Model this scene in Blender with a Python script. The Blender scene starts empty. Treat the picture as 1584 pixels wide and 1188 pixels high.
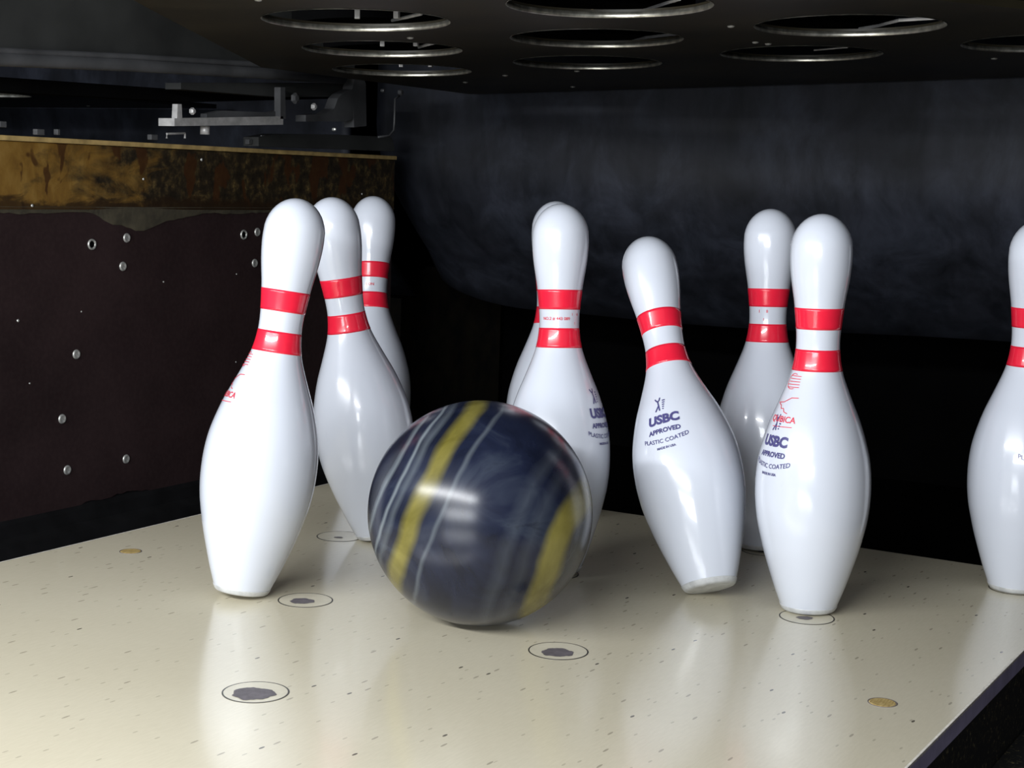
import bpy, bmesh, math, random
from mathutils import Vector, Matrix

random.seed(7)
scn = bpy.context.scene
COL = scn.collection

# ------------------------------------------------------------------ camera
CAM = Vector((0.8548, -1.034, 0.443))
YAW, PIT, ROLL, FPX = -0.5315, -0.126, 0.0317, 2454.2
fw = Vector((math.sin(YAW)*math.cos(PIT), math.cos(YAW)*math.cos(PIT), math.sin(PIT)))
rr = fw.cross(Vector((0, 0, 1))).normalized()
uu = rr.cross(fw)
R_ = rr*math.cos(ROLL) + uu*math.sin(ROLL)
U_ = -rr*math.sin(ROLL) + uu*math.cos(ROLL)
cd = bpy.data.cameras.new('camera')
cd.sensor_width = 36.0
cd.lens = FPX/1584*36.0
cd.clip_start = 0.02
cd.clip_end = 50
cam = bpy.data.objects.new('camera', cd)
COL.objects.link(cam)
m3 = Matrix((R_, U_, -fw)).transposed()
cam.matrix_world = Matrix.Translation(CAM) @ m3.to_4x4()
scn.camera = cam

def ray(px, py):
    return fw + R_*((px-792)/FPX) - U_*((py-594)/FPX)

# ------------------------------------------------------------------ world, light, exposure
w = bpy.data.worlds.new('world'); scn.world = w; w.use_nodes = True
w.node_tree.nodes['Background'].inputs[0].default_value = (0.80, 0.88, 1.0, 1)
w.node_tree.nodes['Background'].inputs[1].default_value = 0.28

def area(name, loc, target, sx, sy, power, col=(1, 1, 1)):
    l = bpy.data.lights.new(name, 'AREA'); l.shape = 'RECTANGLE'; l.size = sx; l.size_y = sy
    l.energy = power; l.color = col
    o = bpy.data.objects.new(name, l); COL.objects.link(o); o.location = loc
    o.rotation_euler = (Vector(target)-Vector(loc)).to_track_quat('-Z', 'Y').to_euler()
    return o
# the fluorescent pin light behind the masking, in front of the pins, and an added low fill lamp that brightens curtain, floor and pins
area('pin_light_tube', (-0.12, -0.95, 0.74), (-0.05, 0.5, 0.14), 1.6, 0.05, 27.5, (0.95, 0.975, 1.0))
area('low_front_fill', (0.7, -3.0, 0.64), (0.1, 0.5, 0.22), 1.8, 0.5, 46, (0.92, 0.96, 1.0))
vs = scn.view_settings
vs.view_transform = 'Standard'; vs.look = 'None'; vs.exposure = 0.0; vs.gamma = 1.0
vs.use_curve_mapping = False

# ------------------------------------------------------------------ helpers
def link(name, me, mat=None, parent=None, loc=None):
    o = bpy.data.objects.new(name, me); COL.objects.link(o)
    if mat is not None and me is not None and len(me.materials) == 0:
        me.materials.append(mat)
    if parent is not None: o.parent = parent
    if loc is not None: o.location = loc
    return o

def tag(o, label=None, cat=None, group=None, kind=None):
    if label: o['label'] = label
    if cat: o['category'] = cat
    if group: o['group'] = group
    if kind: o['kind'] = kind
    return o

def empty(name, loc=(0, 0, 0)):
    o = bpy.data.objects.new(name, None); o.empty_display_size = 0.05
    COL.objects.link(o); o.location = loc
    return o

def to_mesh(bm, name, smooth=False, recalc=True):
    if recalc: bmesh.ops.recalc_face_normals(bm, faces=bm.faces)
    me = bpy.data.meshes.new(name); bm.to_mesh(me); bm.free()
    if smooth:
        for p in me.polygons: p.use_smooth = True
    return me

def box_bm(x0, x1, y0, y1, z0, z1, bev=0.0, bm=None):
    b = bmesh.new()
    vs_ = [b.verts.new((x, y, z)) for x in (x0, x1) for y in (y0, y1) for z in (z0, z1)]
    for f in ((0, 1, 3, 2), (4, 6, 7, 5), (0, 4, 5, 1), (2, 3, 7, 6), (0, 2, 6, 4), (1, 5, 7, 3)):
        b.faces.new([vs_[i] for i in f])
    bmesh.ops.recalc_face_normals(b, faces=b.faces)
    if bev > 0:
        bmesh.ops.bevel(b, geom=list(b.edges), offset=bev, segments=2, affect='EDGES', profile=0.6)
    if bm is None: return b
    me = bpy.data.meshes.new('tmp'); b.to_mesh(me); b.free(); bm.from_mesh(me); bpy.data.meshes.remove(me)
    return bm

def box(name, x0, x1, y0, y1, z0, z1, mat, parent=None, bev=0.0):
    return link(name, to_mesh(box_bm(x0, x1, y0, y1, z0, z1, bev), name), mat, parent)

def lathe(bm, prof, n=64, cap0=False, cap1=False):
    rings = []
    for r, z in prof:
        if r < 1e-6:
            rings.append([bm.verts.new((0, 0, z))])
        else:
            rings.append([bm.verts.new((r*math.cos(2*math.pi*k/n), r*math.sin(2*math.pi*k/n), z)) for k in range(n)])
    for a, b in zip(rings, rings[1:]):
        for k in range(n):
            k2 = (k+1) % n
            if len(a) == 1 and len(b) == 1: continue
            if len(a) == 1: bm.faces.new((a[0], b[k2], b[k]))
            elif len(b) == 1: bm.faces.new((a[k], a[k2], b[0]))
            else: bm.faces.new((a[k], a[k2], b[k2], b[k]))
    if cap0 and len(rings[0]) > 1: bm.faces.new(list(reversed(rings[0])))
    if cap1 and len(rings[-1]) > 1: bm.faces.new(rings[-1])
    return bm

def tube(bm, pts, r, n=10, cap=True):
    pts = [Vector(p) for p in pts]; rings = []
    for i, p in enumerate(pts):
        t = (pts[min(i+1, len(pts)-1)] - pts[max(i-1, 0)]).normalized()
        a = t.cross(Vector((0, 0, 1)))
        if a.length < 1e-3: a = t.cross(Vector((1, 0, 0)))
        a.normalize(); b = t.cross(a)
        rings.append([bm.verts.new(p + a*(r*math.cos(2*math.pi*k/n)) + b*(r*math.sin(2*math.pi*k/n))) for k in range(n)])
    for a, b in zip(rings, rings[1:]):
        for k in range(n):
            bm.faces.new((a[k], a[(k+1) % n], b[(k+1) % n], b[k]))
    if cap:
        bm.faces.new(rings[0]); bm.faces.new(list(reversed(rings[-1])))
    return bm

def prism(bm, poly, axis, a0, a1):
    """extrude a 2D polygon along axis 'x','y','z' between a0 and a1"""
    def P(u, v, a):
        return {'x': (a, u, v), 'y': (u, a, v), 'z': (u, v, a)}[axis]
    A = [bm.verts.new(P(u, v, a0)) for u, v in poly]; B = [bm.verts.new(P(u, v, a1)) for u, v in poly]
    n = len(poly)
    bm.faces.new(A); bm.faces.new(list(reversed(B)))
    for k in range(n):
        bm.faces.new((A[k], B[k], B[(k+1) % n], A[(k+1) % n]))
    return bm

# ------------------------------------------------------------------ materials
def new_mat(name):
    m = bpy.data.materials.new(name); m.use_nodes = True
    nt = m.node_tree; b = nt.nodes['Principled BSDF']
    return m, nt, b

def setp(b, **k):
    for n, v in k.items():
        b.inputs[n.replace('_', ' ')].default_value = v

def N(nt, typ, **k):
    n = nt.nodes.new(typ)
    for a, v in k.items(): setattr(n, a, v)
    return n

def ramp(nt, stops, fac, interp='LINEAR'):
    r = N(nt, 'ShaderNodeValToRGB'); r.color_ramp.interpolation = interp
    e = r.color_ramp.elements
    while len(e) > 1: e.remove(e[-1])
    e[0].position = stops[0][0]; e[0].color = (*stops[0][1], 1)
    for p, c in stops[1:]:
        q = e.new(p); q.color = (*c, 1)
    nt.links.new(fac, r.inputs['Fac'])
    return r.outputs['Color']

def coords(nt, scale=(1, 1, 1), loc=(0, 0, 0), rot=(0, 0, 0)):
    t = N(nt, 'ShaderNodeTexCoord'); m = N(nt, 'ShaderNodeMapping')
    m.inputs['Scale'].default_value = scale; m.inputs['Location'].default_value = loc; m.inputs['Rotation'].default_value = rot
    nt.links.new(t.outputs['Object'], m.inputs['Vector'])
    return m.outputs['Vector']

def noise(nt, vec, scale, detail=4, rough=0.55, dist=0.0):
    n = N(nt, 'ShaderNodeTexNoise'); n.inputs['Scale'].default_value = scale; n.inputs['Detail'].default_value = detail
    n.inputs['Roughness'].default_value = rough; n.inputs['Distortion'].default_value = dist
    nt.links.new(vec, n.inputs['Vector'])
    return n.outputs['Fac']

def mix(nt, fac, a, b, mode='MIX'):
    n = N(nt, 'ShaderNodeMix', data_type='RGBA', blend_type=mode)
    for sock, v in ((n.inputs[0], fac), (n.inputs[6], a), (n.inputs[7], b)):
        if hasattr(v, 'links') or hasattr(v, 'is_linked'): nt.links.new(v, sock)
        elif isinstance(v, (int, float)): sock.default_value = v
        else: sock.default_value = (*v, 1)
    return n.outputs[2]

def math_(nt, op, a, b=0.0, c=None):
    n = N(nt, 'ShaderNodeMath', operation=op)
    for i, v in enumerate((a, b) if c is None else (a, b, c)):
        if hasattr(v, 'is_linked'): nt.links.new(v, n.inputs[i])
        else: n.inputs[i].default_value = v
    return n.outputs[0]

def bump(nt, b, h, strength=0.2, dist=0.002):
    n = N(nt, 'ShaderNodeBump'); n.inputs['Strength'].default_value = strength; n.inputs['Distance'].default_value = dist
    nt.links.new(h, n.inputs['Height']); nt.links.new(n.outputs['Normal'], b.inputs['Normal'])

def plain(name, col, rough=0.5, metal=0.0, var=0.25, scale=40, coat=0.0, spec=0.5):
    m, nt, b = new_mat(name)
    v = coords(nt)
    f = noise(nt, v, scale, 5)
    c0 = tuple(c*(1-var) for c in col); c1 = tuple(min(1, c*(1+var)) for c in col)
    nt.links.new(ramp(nt, [(0.3, c0), (0.7, c1)], f), b.inputs['Base Color'])
    setp(b, Roughness=rough, Metallic=metal, Coat_Weight=coat, Coat_Roughness=0.05, Specular_IOR_Level=spec)
    return m

# glossy white pin plastic, a few faint scuffs
M_pin, nt, b = new_mat('pin_plastic')
v = coords(nt, (1, 1, 0.35))
f = noise(nt, v, 90, 6, 0.7)
nt.links.new(ramp(nt, [(0.0, (0.48, 0.51, 0.58)), (0.27, (0.64, 0.675, 0.755)), (0.36, (0.67, 0.705, 0.785))], f), b.inputs['Base Color'])
setp(b, Roughness=0.22, Coat_Weight=0.6, Coat_Roughness=0.06)
M_red = plain('red_band_print', (0.86, 0.018, 0.050), 0.25, 0, 0.05, 60, 0.5)
M_redink = plain('red_ink', (0.75, 0.03, 0.06), 0.4, 0, 0.1, 200)
M_blue = plain('navy_ink', (0.075, 0.07, 0.21), 0.4, 0, 0.2, 300)
M_nylon = plain('grey_nylon_base', (0.55, 0.56, 0.56), 0.5, 0, 0.2, 80)

# synthetic cream lane
M_lane, nt, b = new_mat('cream_lane_laminate')
v = coords(nt)
big = noise(nt, v, 2.5, 3)
base = ramp(nt, [(0.3, (0.70, 0.635, 0.47)), (0.7, (0.76, 0.695, 0.53))], big)
fine = noise(nt, coords(nt, (150, 22, 1)), 3.0, 4)
base = mix(nt, 0.13, base, ramp(nt, [(0.35, (0.48, 0.44, 0.33)), (0.65, (0.72, 0.67, 0.53))], fine))
def dashes(scale, rot, thr, rad):
    vv = coords(nt, scale, rot=(0, 0, rot))
    vo = N(nt, 'ShaderNodeTexVoronoi', voronoi_dimensions='2D', feature='F1'); vo.inputs['Scale'].default_value = 1.0
    nt.links.new(vv, vo.inputs['Vector'])
    near = math_(nt, 'LESS_THAN', vo.outputs['Distance'], rad)
    sep = N(nt, 'ShaderNodeSeparateColor'); nt.links.new(vo.outputs['Color'], sep.inputs[0])
    pick = math_(nt, 'GREATER_THAN', sep.outputs[0], thr)
    return math_(nt, 'MULTIPLY', near, pick)
d1 = dashes((62, 15, 1), 0.35, 0.86, 0.07)
d2 = dashes((130, 42, 1), -0.25, 0.90, 0.13)
d3 = dashes((31, 12, 1), 0.12, 0.84, 0.040)
base = mix(nt, math_(nt, 'MULTIPLY', d1, 0.55), base, (0.20, 0.17, 0.12))
base = mix(nt, math_(nt, 'MULTIPLY', d2, 0.40), base, (0.28, 0.25, 0.18))
base = mix(nt, math_(nt, 'MULTIPLY', d3, 0.85), base, (0.05, 0.04, 0.03))
nt.links.new(base, b.inputs['Base Color'])
setp(b, Roughness=0.20, Specular_IOR_Level=0.55, Coat_Weight=0.35, Coat_Roughness=0.10)
M_lane_side = plain('lane_side_edge', (0.50, 0.46, 0.68), 0.5, 0, 0.2, 30)
M_lane_chip = plain('chipped_lane_edge', (0.78, 0.74, 0.66), 0.6, 0, 0.2, 150)
M_spotline = plain('spot_ring_line', (0.035, 0.033, 0.03), 0.4)
M_spotwear = plain('spot_worn_patch', (0.135, 0.12, 0.13), 0.5, 0, 0.25, 120)
M_spotin = plain('spot_inlay', (0.68, 0.63, 0.49), 0.25, 0, 0.06, 60)
M_plug, nt, b = new_mat('wood_plug')
f = noise(nt, coords(nt, (400, 60, 1), rot=(0, 0, 0.4)), 1.5, 3)
nt.links.new(ramp(nt, [(0.35, (0.36, 0.24, 0.075)), (0.65, (0.62, 0.47, 0.20))], f), b.inputs['Base Color'])
setp(b, Roughness=0.35)

M_black = plain('matt_black', (0.002, 0.002, 0.0022), 0.9, 0, 0.3, 10, 0, 0.05)
M_blackrub = plain('black_rubber_moulding', (0.004, 0.004, 0.0045), 0.8, 0, 0.5, 25, 0, 0.15)
M_gutter, nt, b = new_mat('dusty_black_gutter')
f = noise(nt, coords(nt), 190, 3, 0.7)
nt.links.new(ramp(nt, [(0.54, (0.004, 0.004, 0.004)), (0.64, (0.05, 0.042, 0.02)), (0.74, (0.35, 0.30, 0.15))], f), b.inputs['Base Color'])
setp(b, Roughness=0.8)

# brown phenolic sheet
M_phen, nt, b = new_mat('brown_phenolic_sheet')
f = noise(nt, coords(nt), 6, 5); f2 = noise(nt, coords(nt), 160, 3)
c = ramp(nt, [(0.3, (0.020, 0.0115, 0.0122)), (0.7, (0.037, 0.022, 0.0228))], f)
c = mix(nt, 0.18, c, ramp(nt, [(0.4, (0.004, 0.003, 0.003)), (0.66, (0.03, 0.022, 0.02))], f2))
nt.links.new(c, b.inputs['Base Color']); setp(b, Roughness=0.6, Specular_IOR_Level=0.12)

# worn yellow-brown timber rail, varnish flaked off, grimy towards the pit
M_wood, nt, b = new_mat('worn_varnished_timber')
v = coords(nt)
n1 = noise(nt, coords(nt, (1, 1, 2.2)), 16, 6, 0.62, 0.6)
n2 = noise(nt, coords(nt, (1, 1, 0.6), loc=(3, 1, 0)), 38, 5, 0.6, 0.3)
n3 = noise(nt, coords(nt, loc=(1, 5, 2)), 60, 6, 0.7)
yel = ramp(nt, [(0.25, (0.115, 0.056, 0.011)), (0.5, (0.190, 0.102, 0.020)), (0.75, (0.26, 0.155, 0.040))], n2)
dark = ramp(nt, [(0.28, (0.005, 0.004, 0.003)), (0.50, (0.024, 0.017, 0.009)), (0.62, (0.070, 0.047, 0.018)), (0.74, (0.20, 0.14, 0.05))], n3)
sx = N(nt, 'ShaderNodeSeparateXYZ'); tc = N(nt, 'ShaderNodeTexCoord'); nt.links.new(tc.outputs['Object'], sx.inputs[0])
mr = N(nt, 'ShaderNodeMapRange'); nt.links.new(sx.outputs['Y'], mr.inputs[0])
for i, q in ((1, 0.38), (2, 0.85), (3, 0.02), (4, 0.62)): mr.inputs[i].default_value = q
grime = math_(nt, 'ADD', n1, mr.outputs[0])
gm = ramp(nt, [(0.66, (0, 0, 0)), (0.92, (1, 1, 1))], grime)
c = mix(nt, gm, yel, dark)
# dark brown flakes where the varnish has peeled
fl = noise(nt, coords(nt, (1, 1, 0.45), loc=(0, 2.3, 0)), 26, 3, 0.5, 0.4)
flm = ramp(nt, [(0.565, (0, 0, 0)), (0.59, (1, 1, 1))], fl)
c = mix(nt, math_(nt, 'MULTIPLY', flm, 0.85), c, (0.046, 0.017, 0.005))
# stained lower margin
mz = N(nt, 'ShaderNodeMapRange'); nt.links.new(sx.outputs['Z'], mz.inputs[0])
for i, q in ((1, 0.385), (2, 0.425), (3, 0.95), (4, 0.0)): mz.inputs[i].default_value = q
low = math_(nt, 'ADD', math_(nt, 'MULTIPLY', mz.outputs[0], 0.8), math_(nt, 'SUBTRACT', n1, 0.5))
lm = ramp(nt, [(0.38, (0, 0, 0)), (0.52, (1, 1, 1))], low)
c = mix(nt, math_(nt, 'MULTIPLY', lm, 0.85), c, (0.020, 0.010, 0.004))
nt.links.new(c, b.inputs['Base Color']); setp(b, Roughness=0.5, Specular_IOR_Level=0.3)
bump(nt, b, n2, 0.3, 0.003)
M_trim = plain('pale_timber_edge', (0.40, 0.28, 0.11), 0.5, 0, 0.35, 50)
M_glue = plain('grey_glue_residue', (0.052, 0.044, 0.027), 0.8, 0, 0.45, 45)

M_steel = plain('dull_steel', (0.50, 0.49, 0.48), 0.45, 0.35, 0.25, 60)
M_bolt = plain('zinc_bolt', (0.50, 0.50, 0.47), 0.45, 0.6, 0.3, 200)
M_rim = plain('worn_hole_lip', (0.62, 0.60, 0.52), 0.34, 0.9, 0.5, 70)
M_frame = plain('dark_grey_machine_paint', (0.030, 0.031, 0.030), 0.5, 0.0, 0.4, 9)
M_frame2 = plain('grey_machine_paint', (0.062, 0.063, 0.066), 0.5, 0.0, 0.4, 14)
M_deck, nt, b = new_mat('oily_brown_steel_deck')
f = noise(nt, coords(nt), 7, 5); f2 = noise(nt, coords(nt), 95, 3, 0.7)
c = ramp(nt, [(0.3, (0.010, 0.0085, 0.005)), (0.7, (0.034, 0.028, 0.015))], f)
c = mix(nt, ramp(nt, [(0.70, (0, 0, 0)), (0.74, (1, 1, 1))], f2), c, (0.16, 0.12, 0.06))
nt.links.new(c, b.inputs['Base Color']); setp(b, Roughness=0.5, Metallic=0.0, Specular_IOR_Level=0.4)
M_curtain, nt, b = new_mat('scuffed_black_pit_curtain')
f = noise(nt, coords(nt, (1, 1, 0.8)), 9, 7, 0.65, 0.5); f2 = noise(nt, coords(nt, (1.0, 1, 0.25)), 22, 5, 0.6, 0.5)
c = ramp(nt, [(0.36, (0.004, 0.005, 0.008)), (0.50, (0.013, 0.0155, 0.023)), (0.66, (0.036, 0.042, 0.060))], f)
c = mix(nt, 0.35, c, ramp(nt, [(0.35, (0.006, 0.007, 0.010)), (0.7, (0.040, 0.042, 0.056))], f2))
nt.links.new(c, b.inputs['Base Color']); setp(b, Roughness=0.62, Specular_IOR_Level=0.35)
M_rust = plain('rusty_pit_plate', (0.014, 0.010, 0.004), 0.9, 0, 0.95, 22)

# swirled bowling ball
M_ball, nt, b = new_mat('swirled_ball_resin')
v = coords(nt)
wv = N(nt, 'ShaderNodeTexNoise'); wv.inputs['Scale'].default_value = 7; wv.inputs['Detail'].default_value = 3
nt.links.new(v, wv.inputs['Vector'])
mixv = N(nt, 'ShaderNodeMix', data_type='VECTOR'); mixv.inputs[0].default_value = 0.03
nt.links.new(v, mixv.inputs[4]); nt.links.new(wv.outputs['Color'], mixv.inputs[5])
sp = N(nt, 'ShaderNodeSeparateXYZ'); nt.links.new(mixv.outputs[1], sp.inputs[0])
f = noise(nt, mixv.outputs[1], 16, 4, 0.55, 1.0)
body = ramp(nt, [(0.32, (0.006, 0.008, 0.018)), (0.52, (0.012, 0.016, 0.036)), (0.66, (0.028, 0.036, 0.058)), (0.74, (0.010, 0.012, 0.024))], f)
sv = math_(nt, 'MULTIPLY_ADD', math_(nt, 'SUBTRACT', math_(nt, 'MULTIPLY', sp.outputs['X'], 1.031), 0.0155), 4.35, 0.5)
st = ramp(nt, [(0.0, (0, 0, 0)), (0.262, (0, 0, 0)), (0.298, (1, 1, 1)), (0.330, (0.9, 0.9, 0.9)), (0.362, (0, 0, 0)),
               (0.842, (0, 0, 0)), (0.872, (1, 1, 1)), (0.925, (1, 1, 1)), (0.95, (0.1, 0.1, 0.1))], sv)
st2 = ramp(nt, [(0.10, (0, 0, 0)), (0.125, (0.6, 0.6, 0.6)), (0.14, (0, 0, 0)), (0.175, (0, 0, 0)), (0.188, (0.8, 0.8, 0.8)), (0.20, (0.05, 0.05, 0.05)), (0.225, (0.3, 0.3, 0.3)), (0.245, (0, 0, 0)),
                (0.40, (0, 0, 0)), (0.412, (0.35, 0.35, 0.35)), (0.43, (0, 0, 0)), (0.68, (0, 0, 0)), (0.725, (0.12, 0.12, 0.12)), (0.76, (0.0, 0.0, 0.0)), (0.80, (0.10, 0.10, 0.10)), (0.83, (0, 0, 0))], sv)
body = mix(nt, st2, body, (0.20, 0.23, 0.25))
body = mix(nt, math_(nt, 'MULTIPLY', st, 0.85), body, ramp(nt, [(0.3, (0.13, 0.11, 0.015)), (0.7, (0.30, 0.26, 0.06))], f))
nt.links.new(body, b.inputs['Base Color']); setp(b, Roughness=0.24, Specular_IOR_Level=0.5)

# ------------------------------------------------------------------ setting: pin deck and lane
HW, S = 0.5235, 0.3048
YB, YF = 0.885, -2.2
floor = box('floor', -HW, HW, YF, YB, -0.03, 0.0, M_lane, None)
tag(floor, 'cream laminate pin deck with ringed pin spots', kind='structure')
for sgn in (1, -1):
    a, c_ = sorted((sgn*HW, sgn*(HW+0.0012)))
    box('side_edge', a, c_, YF, YB, -0.0175, -0.0004, M_lane_side, floor)
    a, c_ = sorted((sgn*(HW-0.03), sgn*(HW+0.001)))
    box('side_beam', a, c_, YF, YB, -0.11, -0.018, M_gutter, floor)
# ragged bright chipped arris of the laminate along both sides
for sgn in (1, -1):
    bm = bmesh.new(); prev = None
    y = YF; q = 0
    while y < YB:
        q += 1
        wd = (0.0014 if q % 2 else 0.0003) + random.random()*0.0007
        a = bm.verts.new((sgn*(HW-0.0006), y, 0.0004)); c_ = bm.verts.new((sgn*(HW+0.0014), y, -0.0008-wd))
        e_ = bm.verts.new((sgn*(HW+0.0014), y, 0.0004))
        if prev: bm.faces.new((prev[0], a, e_, prev[2])); bm.faces.new((prev[2], e_, c_, prev[1]))
        prev = (a, c_, e_)
        y += 0.0030 + random.random()*0.0016
    link('chipped_arris', to_mesh(bm, 'chipped_arris'), M_lane_chip, floor)

SPOT = {1: (0, 0), 2: (-.5, 1), 3: (.5, 1), 4: (-1, 2), 5: (0, 2), 6: (1, 2), 7: (-1.5, 3), 8: (-.5, 3), 9: (.5, 3), 10: (1.5, 3)}
SPOT = {k: (a*S, r*S*math.sqrt(3)/2) for k, (a, r) in SPOT.items()}
def ring_mesh(r0, r1, z0, z1, n=72):
    bm = bmesh.new()
    lathe(bm, [(r0, z0), (r0, z1), (r1, z1), (r1, z0)], n)
    return to_mesh(bm, 'spot_ring')
ME_ring = ring_mesh(0.0276, 0.0289, -0.0005, 0.00035)
bm = bmesh.new(); lathe(bm, [(0, 0.0003), (0.0276, 0.0003)], 64); ME_inlay = to_mesh(bm, 'spot_inlay')
WEAR = {1: (-0.0010, -0.0052, 0.0185, 0.0125), 2: (-0.0028, -0.0050, 0.0128, 0.0085), 3: (-0.0010, -0.0060, 0.0152, 0.0105),
        4: (-0.001, -0.0075, 0.0055, 0.0032), 6: (-0.003, -0.0045, 0.0085, 0.0050), 5: (0, -.004, .012, .008),
        7: (0, -.004, .01, .007), 8: (0, -.004, .01, .007), 9: (0, -.004, .01, .007), 10: (0, -.004, .01, .007)}
vdir = Vector((0.8596, 0.51, 0)).normalized(); ddir = Vector((-vdir.y, vdir.x, 0))
for k, (x, y) in SPOT.items():
    inl = link('pin_spot', ME_inlay, M_spotin, floor, (x, y, 0))
    link('spot_ring', ME_ring, M_spotline, inl)
    ox, oy, ra, rb = WEAR[k]
    bm = bmesh.new(); n = 44; vs_ = []
    for i in range(n):
        t = 2*math.pi*i/n
        j = 1 + 0.06*math.sin(3*t+k) + 0.05*math.sin(7*t+2*k) + random.uniform(-.045, .045)
        p = vdir*(ox + ra*math.cos(t)*j) + ddir*(oy*1.0 + rb*2.1*math.sin(t)*j*0.62)
        d = math.hypot(p.x, p.y)
        if d > 0.0265: p *= 0.0265/d
        vs_.append(bm.verts.new((p.x, p.y, 0.0006)))
    bm.faces.new(vs_)
    link('worn_patch', to_mesh(bm, 'worn_patch'), M_spotwear, inl)
bm = bmesh.new(); lathe(bm, [(0, 0.0006), (0.0112, 0.0006), (0.0122, 0.0)], 40); ME_plug = to_mesh(bm, 'plug')
for x, y in ((-0.4486, 0.3123), (0.4588, 0.2995)):
    pl = link('wood_plug', ME_plug, M_plug, floor, (x, y, 0))
    bm = bmesh.new(); lathe(bm, [(0.0122, 0.0), (0.0122, 0.0004), (0.0129, 0.0004), (0.0129, 0)], 40)
    link('plug_joint', to_mesh(bm, 'plug_joint'), M_spotwear, pl)

# gutters, pit floor and shell
KX = 0.77
for nm, sgn in (('trim_1', -1), ('trim_2', 1)):
    g = box(nm, min(sgn*(HW+.004), sgn*KX), max(sgn*(HW+.004), sgn*KX), YF, YB, -0.11, -0.085, M_gutter)
    tag(g, 'dusty black flat gutter at the %s of the deck' % ('left' if sgn < 0 else 'right'), kind='structure')
o = box('trim_3', -2.6, 2.6, YB, 2.1, -0.16, -0.13, M_black); tag(o, 'black floor of the pit behind the deck', kind='structure')
o = box('trim_4', -2.6, -KX-0.085, YF, YB, -0.16, -0.13, M_black); tag(o, 'black floor under the neighbouring lane', kind='structure')
o = box('wall_back', -2.6, 2.6, 2.1, 2.14, -0.16, 1.0, M_black); tag(o, 'black back wall of the pit', kind='structure')
o = box('ceiling', -2.6, 2.6, 0.05, 2.14, 1.0, 1.03, M_black); tag(o, 'black machine roof above the deck', kind='structure')
o = box('wall_far_left', -2.64, -2.6, -0.3, 2.14, -0.16, 1.0, M_black); tag(o, 'black partition beyond the neighbouring lane', kind='structure')
o = box('wall_far_right', 2.6, 2.64, -0.3, 2.14, -0.16, 1.0, M_black); tag(o, 'black partition beyond the lane on the right', kind='structure')
o = box('trim_5', KX+0.085, 2.6, YF, YB, -0.16, -0.13, M_black); tag(o, 'black floor under the lane on the right', kind='structure')
o = box('wall_right', KX, KX+0.085, -0.22, 1.29, -0.12, 0.483, M_phen); tag(o, 'brown kickback partition at the right of the deck', kind='structure')

# left kickback partition
KE = 1.292
wl = box('wall_left', -KX-0.085, -KX-0.004, -0.22, KE, -0.13, 0.472, M_black)
tag(wl, 'kickback partition with brown sheet and worn timber rail', kind='structure')
# phenolic sheet with a ragged lower edge
bm = bmesh.new(); n = 150; top = []; bot = []
for i in range(n+1):
    y = -0.22 + (KE+0.22)*i/n
    zz = -0.024 + 0.0035*math.sin(y*23) + random.uniform(-.0025, .0025)
    top.append((y, 0.386)); bot.append((y, zz))
for xk in (-KX, -KX-0.004):
    pass
A = [bm.verts.new((-KX, y, z)) for y, z in top]; B = [bm.verts.new((-KX, y, z)) for y, z in bot]
A2 = [bm.verts.new((-KX-.006, y, z)) for y, z in top]; B2 = [bm.verts.new((-KX-.006, y, z)) for y, z in bot]
for i in range(n):
    bm.faces.new((A[i], B[i], B[i+1], A[i+1])); bm.faces.new((B[i], B2[i], B2[i+1], B[i+1])); bm.faces.new((A[i], A[i+1], A2[i+1], A2[i]))
link('phenolic_sheet', to_mesh(bm, 'phenolic_sheet'), M_phen, wl)
box('timber_rail', -KX-0.083, -KX+0.004, -0.22, KE, 0.388, 0.4765, M_wood, wl, 0.002)
box('rail_edging', -KX-0.083, -KX+0.0075, -0.22, KE, 0.4768, 0.4835, M_trim, wl, 0.001)
# grey glue line and torn residue below the rail
bm = bmesh.new(); n = 170; up = []; lo = []
def glue(y):
    d = 0.004 + 0.0015*math.sin(y*31)
    g = lambda c, s, a: a*math.exp(-((y-c)/s)**2)
    d += g(0.66, 0.050, 0.024) + g(0.60, 0.02, 0.010) + g(0.74, 0.05, 0.008) + g(1.0, 0.06, 0.003)
    return d + random.uniform(-.001, .001)
for i in range(n+1):
    y = -0.22 + (KE+0.22)*i/n
    up.append(bm.verts.new((-KX+0.0042, y, 0.392))); lo.append(bm.verts.new((-KX+0.0012, y, 0.388-glue(y))))
for i in range(n): bm.faces.new((up[i], lo[i], lo[i+1], up[i+1]))
link('glue_residue', to_mesh(bm, 'glue_residue'), M_glue, wl)
# black rubber moulding at the foot of the sheet
bm = bmesh.new()
prism(bm, [(-KX-.003, -0.13), (-KX+0.070, -0.085), (-KX+0.062, -0.077), (-KX+0.036, -0.066), (-KX+0.030, -0.052), (-KX+0.010, -0.046), (-KX+0.004, -0.03), (-KX-.003, -0.02)], 'y', -0.22, KE)
link('foot_moulding', to_mesh(bm, 'foot_moulding'), M_blackrub, wl)

def on_x(px, py, X):
    d = ray(px, py); t = (X-CAM.x)/d.x
    return CAM + d*t
def on_z(px, py, Z=0.0):
    d = ray(px, py); t = (Z-CAM.z)/d.z
    return CAM + d*t
def on_y(px, py, Y):
    d = ray(px, py); t = (Y-CAM.y)/d.y
    return CAM + d*t
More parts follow.
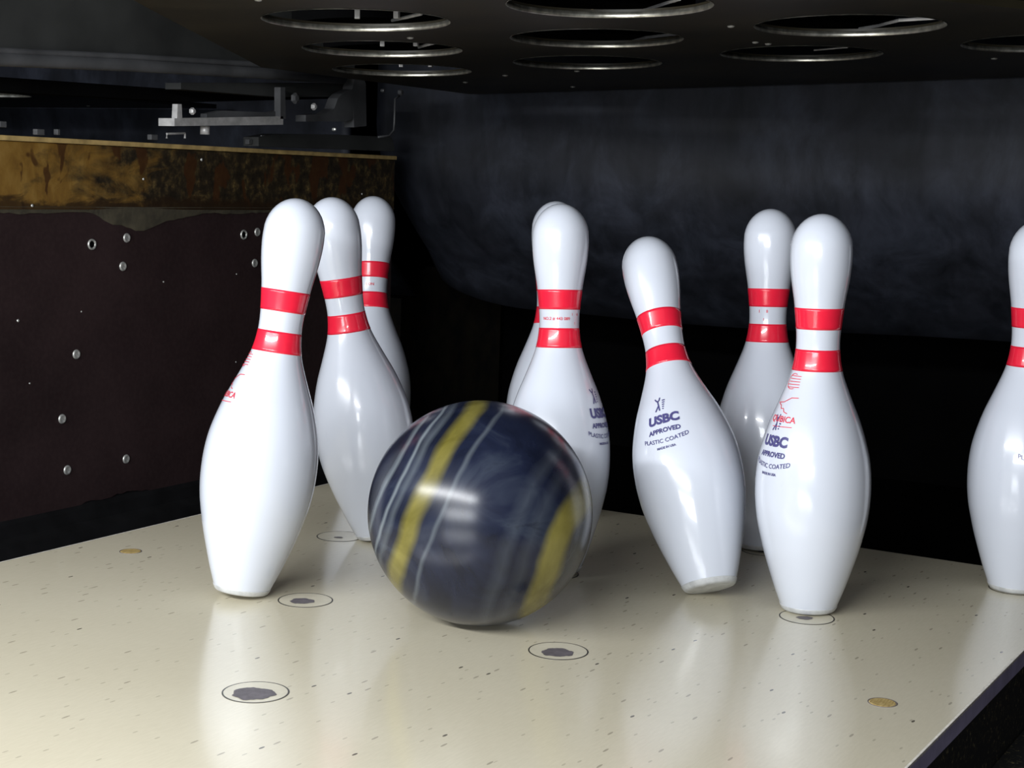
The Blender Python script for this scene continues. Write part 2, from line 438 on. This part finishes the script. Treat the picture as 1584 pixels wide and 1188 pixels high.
# bolts on the sheet (axis along +x)
def rotx(me):
    me.transform(Matrix.Rotation(math.pi/2, 4, 'Y')); return me
bm = bmesh.new(); lathe(bm, [(0.0068, 0), (0.0066, 0.0012), (0.0048, 0.0022), (0.0030, 0.0010), (0.0022, 0.0010), (0, 0.0012)], 20); ME_bolt = rotx(to_mesh(bm, 'bolt', True))
bm = bmesh.new(); lathe(bm, [(0.0078, 0), (0.0074, 0.0016), (0.0060, 0.0020), (0.0048, 0.0008), (0.0046, 0.0002)], 20); ME_washer = rotx(to_mesh(bm, 'washer', True))
bm = bmesh.new(); lathe(bm, [(0, 0.0004), (0.0047, 0.0004)], 20); ME_hole = rotx(to_mesh(bm, 'bolt_hole'))
bm = bmesh.new(); lathe(bm, [(0.0022, 0), (0.0016, 0.0010), (0, 0.0013)], 12); ME_tack = rotx(to_mesh(bm, 'tack', True))
wear_y = [(196, 368), (190, 412), (398, 359), (394, 407), (118, 548), (96, 648), (104, 727), (195, 710)]
for px, py in wear_y:
    p = on_x(px, py, -KX); link('bolt', ME_bolt, M_bolt, wl, p)
for px, py in ((142, 378), (377, 363)):
    p = on_x(px, py, -KX); wsh = link('washer', ME_washer, M_bolt, wl, p); link('bolt_hole', ME_hole, M_black, wsh)
for px, py in ((28, 496), (126, 482), (253, 436), (366, 424), (46, 593), (365, 560)):
    p = on_x(px, py, -KX); t = link('tack', ME_tack, M_bolt, wl, p)
    if px != 28: t.scale = (0.6,)*3
for px, py, s in ((222, 277, .9), (50, 318, 1.0), (560, 300, .8), (312, 247, 1.1)):
    p = on_x(px, py, -KX+0.004); t = link('tack', ME_tack, M_trim, wl, p); t.scale = (s, s, s)

# ------------------------------------------------------------------ pit curtain
def curtain(name, x0, x1, y, z0, z1, rnd, thick=0.016):
    """heavy hanging pit curtain with a rounded lower left corner and gentle waves"""
    bm = bmesh.new(); nx, nz = 90, 26; F = []; Bk = []
    for i in range(nx+1):
        x = x0 + (x1-x0)*i/nx
        d = x-x0
        zb = z0 + (rnd*0.30*(1-math.sqrt(max(0, 1-((rnd-d)/rnd)**2))) if d < rnd else 0) + 0.006*math.sin(x*5)
        cf, cb = [], []
        for k in range(nz+1):
            t = k/nz; z = zb + (z1-zb)*t
            wv_ = 0.010*math.sin(x*4.3+1.0)*(1-t) + 0.004*math.sin(x*11+z*5)*(1-t)
            curl = -0.030*math.exp(-((z-zb)/0.03)**2)*(1.0 if d < 0.3 else 0.35)
            curl += 0.24*max(0.0, 1-(z-zb)/0.26)**1.6
            cf.append(bm.verts.new((x, y+wv_+curl, z))); cb.append(bm.verts.new((x, y+wv_+curl+thick, z)))
        F.append(cf); Bk.append(cb)
    for i in range(nx):
        for k in range(nz):
            bm.faces.new((F[i][k], F[i+1][k], F[i+1][k+1], F[i][k+1])); bm.faces.new((Bk[i][k], Bk[i][k+1], Bk[i+1][k+1], Bk[i+1][k]))
        bm.faces.new((F[i][0], Bk[i][0], Bk[i+1][0], F[i+1][0])); bm.faces.new((F[i][nz], F[i+1][nz], Bk[i+1][nz], Bk[i][nz]))
    for cf, cb in ((F[0], Bk[0]), (F[-1], Bk[-1])):
        for k in range(nz): bm.faces.new((cf[k], cf[k+1], cb[k+1], cb[k]))
    return link(name, to_mesh(bm, name, True), M_curtain)
c1 = curtain('pit_curtain', -0.865, 0.95, 1.375, 0.205, 0.97, 0.22)
tag(c1, 'scuffed blue-black pit curtain hanging behind the pins', 'curtain')
c2 = curtain('pit_curtain', -2.5, -0.93, 1.375, 0.205, 0.97, 0.2)
tag(c2, 'dark pit curtain of the neighbouring lane seen over the timber rail', 'curtain')
rp = link('pit_side_plate', to_mesh(prism(bmesh.new(), [(1.66, -0.13), (2.06, -0.13), (2.06, 0.24), (1.80, 0.26), (1.66, 0.20)], 'x', -1.03, -1.0), 'pit_side_plate'), M_rust)
tag(rp, 'rusty plate at the left side of the pit under the curtain', 'plate')

# ------------------------------------------------------------------ pinsetter deck (the plate with ten round holes above the pins)
DX, DY, DZ = -0.0277, 0.1081, 0.6198
HR = 0.1015
def deck_plate_mesh():
    cu = bpy.data.curves.new('deck_curve', 'CURVE'); cu.dimensions = '2D'; cu.fill_mode = 'BOTH'; cu.extrude = 0.004
    cu.resolution_u = 1
    def poly(pts):
        s = cu.splines.new('POLY'); s.points.add(len(pts)-1); s.use_cyclic_u = True
        for q, p in zip(s.points, pts): q.co = (p[0], p[1], 0, 1)
    ye = 1.235
    sl = 0.577
    def xe(y): return 0.385 + sl*(y-(0.368-DY))
    yk = 0.264 + (0.62-0.385)/sl
    outer = [(-0.14, -0.16), (0.14, -0.16), (xe(0.1), 0.1), (0.62, yk), (0.62, ye), (-0.62, ye), (-0.62, yk), (-xe(0.1), 0.1)]
    poly(outer)
    for k, (x, y) in SPOT.items():
        poly([(x+HR*math.cos(2*math.pi*i/72), y+HR*math.sin(2*math.pi*i/72)) for i in range(72)])
    ob = bpy.data.objects.new('tmpc', cu); COL.objects.link(ob)
    dg = bpy.context.evaluated_depsgraph_get()
    me = bpy.data.meshes.new_from_object(ob.evaluated_get(dg)); me.name = 'deck_plate'
    bpy.data.objects.remove(ob)
    return me
ME_plate = deck_plate_mesh()
bm = bmesh.new(); lathe(bm, [(HR-0.0001, -0.0046), (HR-0.0004, -0.0048), (HR-0.0010, -0.004), (HR-0.0012, 0.0012), (HR, 0.0012)], 96); ME_lip = to_mesh(bm, 'hole_lip', True)
# gripper cup above each hole: dark shell, an angled steel finger and two small studs
bm = bmesh.new(); lathe(bm, [(HR+0.012, 0.022), (HR+0.014, 0.11), (HR-0.02, 0.15), (0, 0.15)], 40); ME_cup = to_mesh(bm, 'gripper_cup', True)
bm = bmesh.new(); box_bm(-0.003, 0.003, 0.095, 0.101, 0.009, 0.019, 0.0006, bm); ME_stud = to_mesh(bm, 'stud')
FING = {}
for k_, pts_ in {2: [(607, 28), (625, 25), (652, 20)], 3: [(990, 13), (1000, 11), (1052, -3)], 4: [(648, 69), (660, 66), (688, 61)],
                 5: [(965, 62), (1000, 54), (1050, 50)], 6: [(1330, 39), (1360, 35), (1392, 28), (1455, 26)], 9: [(1260, 72), (1312, 69)]}.items():
    bm = bmesh.new(); cx_, cy_ = SPOT[k_]
    tube(bm, [on_z(a_, b__, DZ+0.0252*cx_+0.010)-Vector((DX+cx_, DY+cy_, DZ+0.0252*cx_)) for a_, b__ in pts_], 0.0019 if k_ < 7 else 0.0010, 6)
    FING[k_] = to_mesh(bm, 'gripper_finger')
def pinsetter_deck(loc, label, detail=True):
    d = empty('pinsetter_deck', loc)
    tag(d, label, 'pinsetter')
    link('deck_plate', ME_plate, M_deck, d)
    for k, (x, y) in SPOT.items():
        lp = link('hole_lip', ME_lip, M_rim, d, (x, y, 0))
        if not detail: continue
        cp = link('gripper_cup', ME_cup, M_black, d, (x, y, 0))
        if k in FING: link('gripper_finger', FING[k], M_steel, cp)
        if k in (2, 4, 7):
            for ang in (0.15, 0.62):
                s = link('stud', ME_stud, M_steel, cp); s.rotation_euler.z = ang
    for i in range(26):
        x = random.uniform(-0.5, 0.5); y = random.uniform(-0.1, 1.2)
        if any(math.hypot(x-a, y-b_) < HR+0.012 for a, b_ in SPOT.values()) or abs(x) > 0.36+0.577*(y-0.264): continue
        s = link('rivet', ME_rivet, M_bolt, d, (x, y, -0.004))
    return d
bm = bmesh.new(); lathe(bm, [(0.0042, 0), (0.0032, -0.0014), (0, -0.0020)], 12); ME_rivet = to_mesh(bm, 'rivet', True)
pd = pinsetter_deck((DX, DY, DZ), 'oily dark steel pinsetter deck with ten round holes hanging above the pins')
pd.rotation_euler = (-0.0048, -0.0252, 0)   # hangs slightly out of level
p = on_y(25, 147, 0.96)
pinsetter_deck((p.x-1.5*S, 0.96-HR-3*S*math.sqrt(3)/2, p.z), 'neighbouring pinsetter deck seen over the timber rail at far left', False)

# ------------------------------------------------------------------ machine side frame above the rail
def along(pts, X): return [on_x(px, py, X) for px, py in pts]
mf = empty('machine_side_frame', (-0.72, 0.7, 0.49))
tag(mf, 'dark grey machine side frame with tube, steel bar and brackets over the timber rail', 'machine frame')
def sub(name, bm, mat, parent=mf, smooth=False):
    me = to_mesh(bm, name, smooth)
    o = link(name, me, mat, parent)
    if parent is mf: me.transform(Matrix.Translation((0.72, -0.7, -0.49)))
    return o
# big sloping side shield
bm = bmesh.new()
lowc = along([(-160, 62), (0, 78), (200, 88), (400, 101), (545, 117)], -0.705)
poly = [(v_.y, v_.z) for v_ in lowc] + [(1.10, 0.66), (0.98, 0.95), (0.0, 0.95)]
prism(bm, poly, 'x', -0.745, -0.705)
sh = sub('side_shield', bm, M_frame)
bm = bmesh.new(); tube(bm, along([(-160, 79), (0, 92), (200, 101), (400, 113), (530, 122)], -0.700), 0.0085, 14); sub('lower_tube', bm, M_frame2, mf, True)
bm = bmesh.new(); tube(bm, along([(-160, 66), (0, 79), (200, 88), (400, 100), (530, 112)], -0.7), 0.0045, 8); sub('shield_lip', bm, M_frame2, mf, True)
def plate(name, pts, X, t, mat):
    bm = bmesh.new(); q = along(pts, X)
    prism(bm, [(a.y, a.z) for a in q], 'x', X-t, X)
    bmesh.ops.recalc_face_normals(bm, faces=bm.faces)
    return sub(name, bm, mat)
plate('steel_bar', [(270, 183), (438, 180), (438, 193), (270, 195)], -0.70, 0.03, M_steel)
plate('bar_bracket', [(275, 161), (281, 161), (282, 183), (274, 183)], -0.70, 0.01, M_steel)
plate('bar_bracket', [(434, 135), (441, 135), (442, 184), (434, 184)], -0.70, 0.012, M_frame2)
plate('bar_pad', [(320, 182), (320, 176), (345, 171), (420, 174), (436, 169), (436, 182)], -0.71, 0.012, M_frame2)
plate('hanger_bracket', [(473, 188), (473, 178), (505, 176), (517, 168), (523, 152), (530, 145), (545, 138), (549, 122), (546, 112), (560, 112), (566, 130), (567, 195), (548, 197), (545, 150), (546, 184), (535, 188)], -0.705, 0.02, M_frame2)
plate('lower_rail', [(400, 212), (430, 207), (520, 208), (606, 212), (610, 226), (610, 234), (400, 226)], -0.745, 0.03, M_frame)
plate('upper_beam', [(280, 128), (545, 128), (548, 142), (520, 150), (430, 150), (280, 138)], -0.73, 0.03, M_frame)
bm = bmesh.new(); tube(bm, along([(618, 148), (611, 153), (610, 190), (609, 202), (602, 210), (585, 212)], -0.70), 0.0018, 6); sub('hose', bm, M_frame2, mf, True)
bm = bmesh.new(); tube(bm, along([(317, 195), (317, 208)], -0.715), 0.007, 12); sub('spacer', bm, M_steel, mf, True)
def knob(px, py, X, r, mat, nm='frame_bolt'):
    c_ = on_x(px, py, X); bm = bmesh.new(); lathe(bm, [(r, 0), (r, 0.004), (r*0.6, 0.006), (0, 0.006)], 6)
    me = rotx(to_mesh(bm, nm)); link(nm, me, mat, mf, c_-Vector((-0.72, 0.7, 0.49)))
knob(484, 165, -0.70, 0.0055, M_steel); knob(515, 200, -0.715, 0.0028, M_bolt); knob(618, 143, -0.70, 0.0058, M_frame2)
knob(455, 152, -0.70, 0.0085, M_frame2); knob(296, 172, -0.70, 0.0050, M_steel); knob(590, 140, -0.70, 0.003, M_frame2)
# small open clips along the rail
def clip(px, py, w_, h_):
    bm = bmesh.new(); tube(bm, along([(px-w_, py+h_), (px-w_, py), (px+w_, py-1), (px+w_, py+h_)], -0.752), 0.0016, 6, True)
    sub('rail_clip', bm, M_steel)
clip(272, 207, 14, 7); clip(421, 211, 17, 11)
for px, py, w_ in ((2, 192, 5), (60, 204, 6), (88, 204, 2), (236, 212, 6), (385, 219, 4)):
    a = on_x(px, py, -0.76); bm = box_bm(a.x-.004, a.x+.004, a.y-w_*0.0011, a.y+w_*0.0011, a.z-.004, a.z+.0035, 0.0008); sub('rail_lug', bm, M_frame2)
sh2 = plate('dark_void_beam', [(-200, 105), (300, 140), (545, 150), (545, 152), (300, 158), (-200, 130)], -0.78, 0.05, M_black)

# ------------------------------------------------------------------ bowling pins
ZS = 0.4206/0.381
IN = 0.0254
PROF = [(0.0, 2.031), (0.06, 2.20), (0.16, 2.33), (0.75, 2.828), (1.5, 3.39), (2.25, 3.906), (2.8, 4.22), (3.375, 4.510), (3.95, 4.69), (4.5, 4.766), (5.2, 4.74), (5.875, 4.563),
        (6.55, 4.20), (7.25, 3.703), (7.95, 3.07), (8.625, 2.472), (9.0, 2.18), (9.375, 1.965), (9.7, 1.855), (10.0, 1.797), (10.4, 1.80), (10.875, 1.870), (11.3, 1.97), (11.75, 2.094),
        (12.2, 2.26), (12.625, 2.406), (13.1, 2.515), (13.5, 2.547)]
for i in range(1, 11):
    t = math.pi/2*i/10
    PROF.append((13.65+1.35*math.sin(t), 2.547*math.cos(t)))
PROF = [(z*IN*ZS, max(0, d)*IN/2) for z, d in PROF]
def catmull(zq):
    P_ = PROF
    if zq <= P_[0][0]: return P_[0][1]
    if zq >= P_[-1][0]: return 0.0
    for i in range(len(P_)-1):
        if P_[i][0] <= zq <= P_[i+1][0]:
            z0, r0 = P_[i]; z1, r1 = P_[i+1]
            def sl(j):
                if j <= 0 or j >= len(P_)-1: k = max(0, min(j, len(P_)-2)); return (P_[k+1][1]-P_[k][1])/(P_[k+1][0]-P_[k][0])
                return (P_[j+1][1]-P_[j-1][1])/(P_[j+1][0]-P_[j-1][0])
            h = z1-z0; t = (zq-z0)/h
            if z0 > 0.39*1.0 or z0 < 0.005: return r0+(r1-r0)*t
            return (2*t**3-3*t*t+1)*r0 + (t**3-2*t*t+t)*h*sl(i) + (-2*t**3+3*t*t)*r1 + (t**3-t*t)*h*sl(i+1)
PH = PROF[-1][0]
def prof_seg(z0, z1, off, n):
    return [(catmull(z0+(z1-z0)*i/n)+off, z0+(z1-z0)*i/n) for i in range(n+1)]
bm = bmesh.new()
body = [(0, 0.0), (PROF[0][1]-.002, 0.0)] + [(catmull(0.0005+i*(0.375-0.0005)/110), 0.0005+i*(0.375-0.0005)/110) for i in range(111)]
body += [(r, z) for z, r in PROF if z > 0.377]
if body[-1][0] > 1e-6: body.append((0, PH))
else: body[-1] = (0, PH)
lathe(bm, body, 72)
ME_body = to_mesh(bm, 'pin_body', True)
def band_mesh(f0, f1, off=0.0003):
    z0, z1 = f0*PH, f1*PH; bm = bmesh.new()
    pr = [(catmull(z0)-0.0003, z0)] + prof_seg(z0, z1, off, 8) + [(catmull(z1)-0.0003, z1)]
    lathe(bm, pr, 72); return to_mesh(bm, 'band', True)
ME_b1, ME_b2 = band_mesh(0.714, 0.767), band_mesh(0.611, 0.664)
bm = bmesh.new(); lathe(bm, [(0, -0.0002), (PROF[0][1]-.002, -0.0002)] + prof_seg(0.0006, 0.0065, 0.0004, 6) + [(catmull(0.0067)-.0003, 0.0067)], 72); ME_foot = to_mesh(bm, 'nylon_foot', True)

# printed marks, wrapped on the pin surface ------------------------------------------------
def text_tris(txt, size, bold=0.0, spacing=1.0):
    cu = bpy.data.curves.new('t', 'FONT'); cu.body = txt; cu.size = size; cu.align_x = 'CENTER'; cu.align_y = 'CENTER'
    cu.resolution_u = 3; cu.offset = bold; cu.space_character = spacing
    ob = bpy.data.objects.new('t', cu); COL.objects.link(ob)
    dg = bpy.context.evaluated_depsgraph_get()
    me = bpy.data.meshes.new_from_object(ob.evaluated_get(dg)); bpy.data.objects.remove(ob)
    bm = bmesh.new(); bm.from_mesh(me); bpy.data.meshes.remove(me)
    bmesh.ops.triangulate(bm, faces=bm.faces)
    for _ in range(2):
        ed = [e for e in bm.edges if e.calc_length() > 0.0025]
        if ed: bmesh.ops.subdivide_edges(bm, edges=ed, cuts=1); bmesh.ops.triangulate(bm, faces=bm.faces)
    return bm
def wrap(bm, az0, zc, off=0.0006, smile=0.0):
    """put a flat drawing (x right, y up, metres) on the pin: azimuth az0, height zc"""
    R0 = catmull(zc)
    dz = (catmull(zc+.004)-catmull(zc-.004))/.008
    k = 1/math.sqrt(1+dz*dz)
    for v_ in bm.verts:
        x, y = v_.co.x, v_.co.y
        z = zc + (y + smile*x*x)*k
        a = az0 + x/R0; r = catmull(z)+off
        v_.co = (r*math.cos(a), r*math.sin(a), z)
    return bm
def merge(dst, src):
    me = bpy.data.meshes.new('x'); src.to_mesh(me); src.free(); dst.from_mesh(me); bpy.data.meshes.remove(me)
def strokes(lines, wd):
    bm = bmesh.new()
    for pts in lines:
        for (x0, y0), (x1, y1) in zip(pts, pts[1:]):
            L = math.hypot(x1-x0, y1-y0); n = max(1, int(L/0.0025))
            nx, ny = -(y1-y0)/L*wd/2, (x1-x0)/L*wd/2
            pv = None
            for i in range(n+1):
                t = i/n; x = x0+(x1-x0)*t; y = y0+(y1-y0)*t
                c_ = (bm.verts.new((x+nx, y+ny, 0)), bm.verts.new((x-nx, y-ny, 0)))
                if pv: bm.faces.new((pv[0], pv[1], c_[1], c_[0]))
                pv = c_
    return bm
def stamp_mesh():
    out = bmesh.new()
    for txt, f, size, bold, smile in (('USBC', 0.437, 0.0150, 0.00075, 0), ('APPROVED', 0.405, 0.0076, 0.0003, 0), ('PLASTIC COATED', 0.376, 0.0068, 0.00008, 6.0), ('MADE IN USA', 0.357, 0.0036, 0.00015, 2.0)):
        merge(out, wrap(text_tris(txt, size, bold), 0.0, f*PH, smile=smile))
    # little figure with raised arms and a column of bars above the letters
    fig = [[(-.0045, .0105), (-.0015, .0068), (.0010, .0072)], [(.0010, .0072), (.0022, .0115)], [(-.0006, .0068), (.0006, .0010)], [(.0006, .0010), (-.0030, -.0065)], [(.0006, .0010), (.0018, -.0060)]]
    merge(out, wrap(strokes(fig, 0.0016), -0.10, 0.478*PH))
    bars = [[(.0048, .0070-.0028*i), (.0048+.0036-.0005*i, .0070-.0028*i)] for i in range(5)]
    merge(out, wrap(strokes(bars, 0.0014), -0.10, 0.478*PH))
    return to_mesh(out, 'approval_stamp', recalc=True)
ME_stamp = stamp_mesh()
def red_mesh():
    out = bmesh.new()
    arc = [(-.004+.0085*math.cos(a), .0085*math.sin(a)) for a in [math.pi*(0.35+0.1*i) for i in range(14)]]
    ls = [arc] + [[(-.010, .006-.0032*i), (.006, .006-.0030*i)] for i in range(5)]
    merge(out, wrap(strokes(ls, 0.0007), 0.05, 0.585*PH))
    zig = [[(-.016, .000), (-.006, .0015), (.004, .0070), (.013, .0075)], [(-.014, -.0005), (-.009, -.0025), (-.007, -.0060), (-.003, -.0055), (-.001, -.0090), (.004, -.0105)]]
    merge(out, wrap(strokes(zig, 0.0008), 0.0, 0.530*PH))
    merge(out, wrap(text_tris('QUBICA', 0.0095, 0.0001), 0.0, 0.492*PH))
    merge(out, wrap(strokes([[(-.012, 0), (.016, .001)]], 0.0007), 0.0, 0.4735*PH))
    return to_mesh(out, 'red_logo')
ME_logo = red_mesh()
def small_mesh(items, f):
    out = bmesh.new()
    for txt, x, y, s in items:
        t = text_tris(txt, s, 0.00005)
        for v_ in t.verts: v_.co.x += x; v_.co.y += y
        merge(out, wrap(t, 0.0, f*PH))
    return to_mesh(out, 'serial_print')
ME_ser = small_mesh([('NO.2 # 443 089', 0, 0, 0.0048), ('1', 0.019, 0.005, 0.004), ('8', 0.027, 0.005, 0.004), ('1', 0.023, -0.005, 0.004)], 0.689)
ME_ser9 = small_mesh([('1', -0.010, 0.005, 0.005), ('8', -0.0005, 0.005, 0.005), ('1', -0.0045, -0.005, 0.005)], 0.689)
ME_ser7 = small_mesh([('LON', 0, 0, 0.0055)], 0.689)

GROUP = 'bowling pins on the deck'
def pin(label, base, dirv, stamp_az=None, logo_az=None, serial=None, foot=True):
    """base: point on the deck under the pin's base centre; dirv: axis direction. azimuths are relative to the camera side, + to the viewer's right"""
    d = Vector(dirv).normalized()
    sinT = math.hypot(d.x, d.y)
    loc = Vector((base[0], base[1], (PROF[0][1]-.002)*sinT + 0.0003))
    e = empty('bowling_pin', loc)
    q = Vector((0, 0, 1)).rotation_difference(d)
    e.rotation_mode = 'QUATERNION'; e.rotation_quaternion = q
    tag(e, label, 'bowling pin', GROUP)
    tocam = q.inverted() @ (CAM - loc); az = math.atan2(tocam.y, tocam.x)
    body_o = link('pin_body', ME_body, M_pin, e)
    for me in (ME_b1, ME_b2): link('neck_band', me, M_red, e)
    link('nylon_foot', ME_foot, M_nylon, e)
    def mark(nm, me, mat, deg):
        o = link(nm, me, mat, body_o); o.rotation_euler.z = az + math.radians(deg)
    if stamp_az is not None: mark('approval_stamp', ME_stamp, M_blue, stamp_az)
    if logo_az is not None: mark('red_logo', ME_logo, M_redink, logo_az)
    if serial: mark('serial_print', serial[0], M_redink, serial[1])
    return e

def aim(basepx, toppx, far):
    """axis of a pin of height PH whose base is seen at basepx on the deck and whose top is seen at toppx"""
    Bp = on_z(*basepx); d = ray(*toppx); 
    oc = CAM-Bp; a = d.dot(d); b_ = 2*d.dot(oc); c_ = oc.dot(oc)-PH*PH
    D = b_*b_-4*a*c_
    if D <= 0: t = -b_/(2*a)
    else: t = (-b_ + (1 if far else -1)*math.sqrt(D))/(2*a)
    v_ = CAM+d*t-Bp
    print('PIN', basepx, toppx, 'D', round(D, 5), 'base', [round(q, 3) for q in Bp], 'dir', [round(q, 3) for q in v_.normalized()])
    return Bp, v_

Bp, dv = aim((373, 921), (463, 313), True)
pin('bright white pin at far left of the group, leaning right beside the brown sheet', Bp, dv, None, -72, None)
Bp, dv = aim((588, 834), (507, 303), True)
pin('white pin leaning left between the far left pin and the ball', Bp, dv, None, None, None)
Bp, dv = aim((566, 759), (578, 309), True)
pin('upright pin furthest back on the left, partly behind the leaning pin', Bp, dv, None, None, (ME_ser7, -5))
Bp, dv = aim((859, 886), (868, 318), True)
pin('upright pin in the middle just behind the ball', Bp, dv, 62, None, (ME_ser, -10))
Bp, dv = aim((848, 802), (861, 315), True)
pin('pin hidden almost wholly behind the upright middle pin', Bp, dv, None, None, None)
Bp, dv = aim((1098, 926), (996, 384), True)
pin('tipping pin leaning left to the right of the middle pin', Bp, dv, -18, None, None)
Bp, dv = aim((1177, 849), (1193, 325), True)
pin('upright pin at the back right, left neighbour of the front right pin', Bp, dv, None, None, (ME_ser9, -2))
Bp, dv = aim((1250, 944), (1273, 332), True)
pin('upright pin in front on the right, standing by a ringed spot', Bp, dv, -50, -48, None)
Bp, dv = SPOT[10], (0, 0, 1)
pin('rightmost pin at the right edge, beside the lane edge', Bp, dv, 20, None, None)

# ------------------------------------------------------------------ bowling ball
BR = 0.113
bp_ = on_z(738, 962)
bl = bpy.data.meshes.new('bowling_ball')
bm = bmesh.new(); bmesh.ops.create_uvsphere(bm, u_segments=96, v_segments=64, radius=BR); bm.to_mesh(bl); bm.free()
for p_ in bl.polygons: p_.use_smooth = True
ball = link('bowling_ball', bl, M_ball, None, (bp_.x, bp_.y, BR))
# local x = viewer's right, tilted so that the swirls lean as they roll
bx = (R_*0.905 - U_*0.40 + fw*(-0.14)).normalized(); bz = (U_ + R_*0.42); bz = (bz - bx*bz.dot(bx)).normalized(); by = bz.cross(bx)
ball.rotation_mode = 'QUATERNION'; ball.rotation_quaternion = Matrix((bx, by, bz)).transposed().to_quaternion()
tag(ball, 'dark navy bowling ball with yellow swirls among the pins', 'bowling ball')
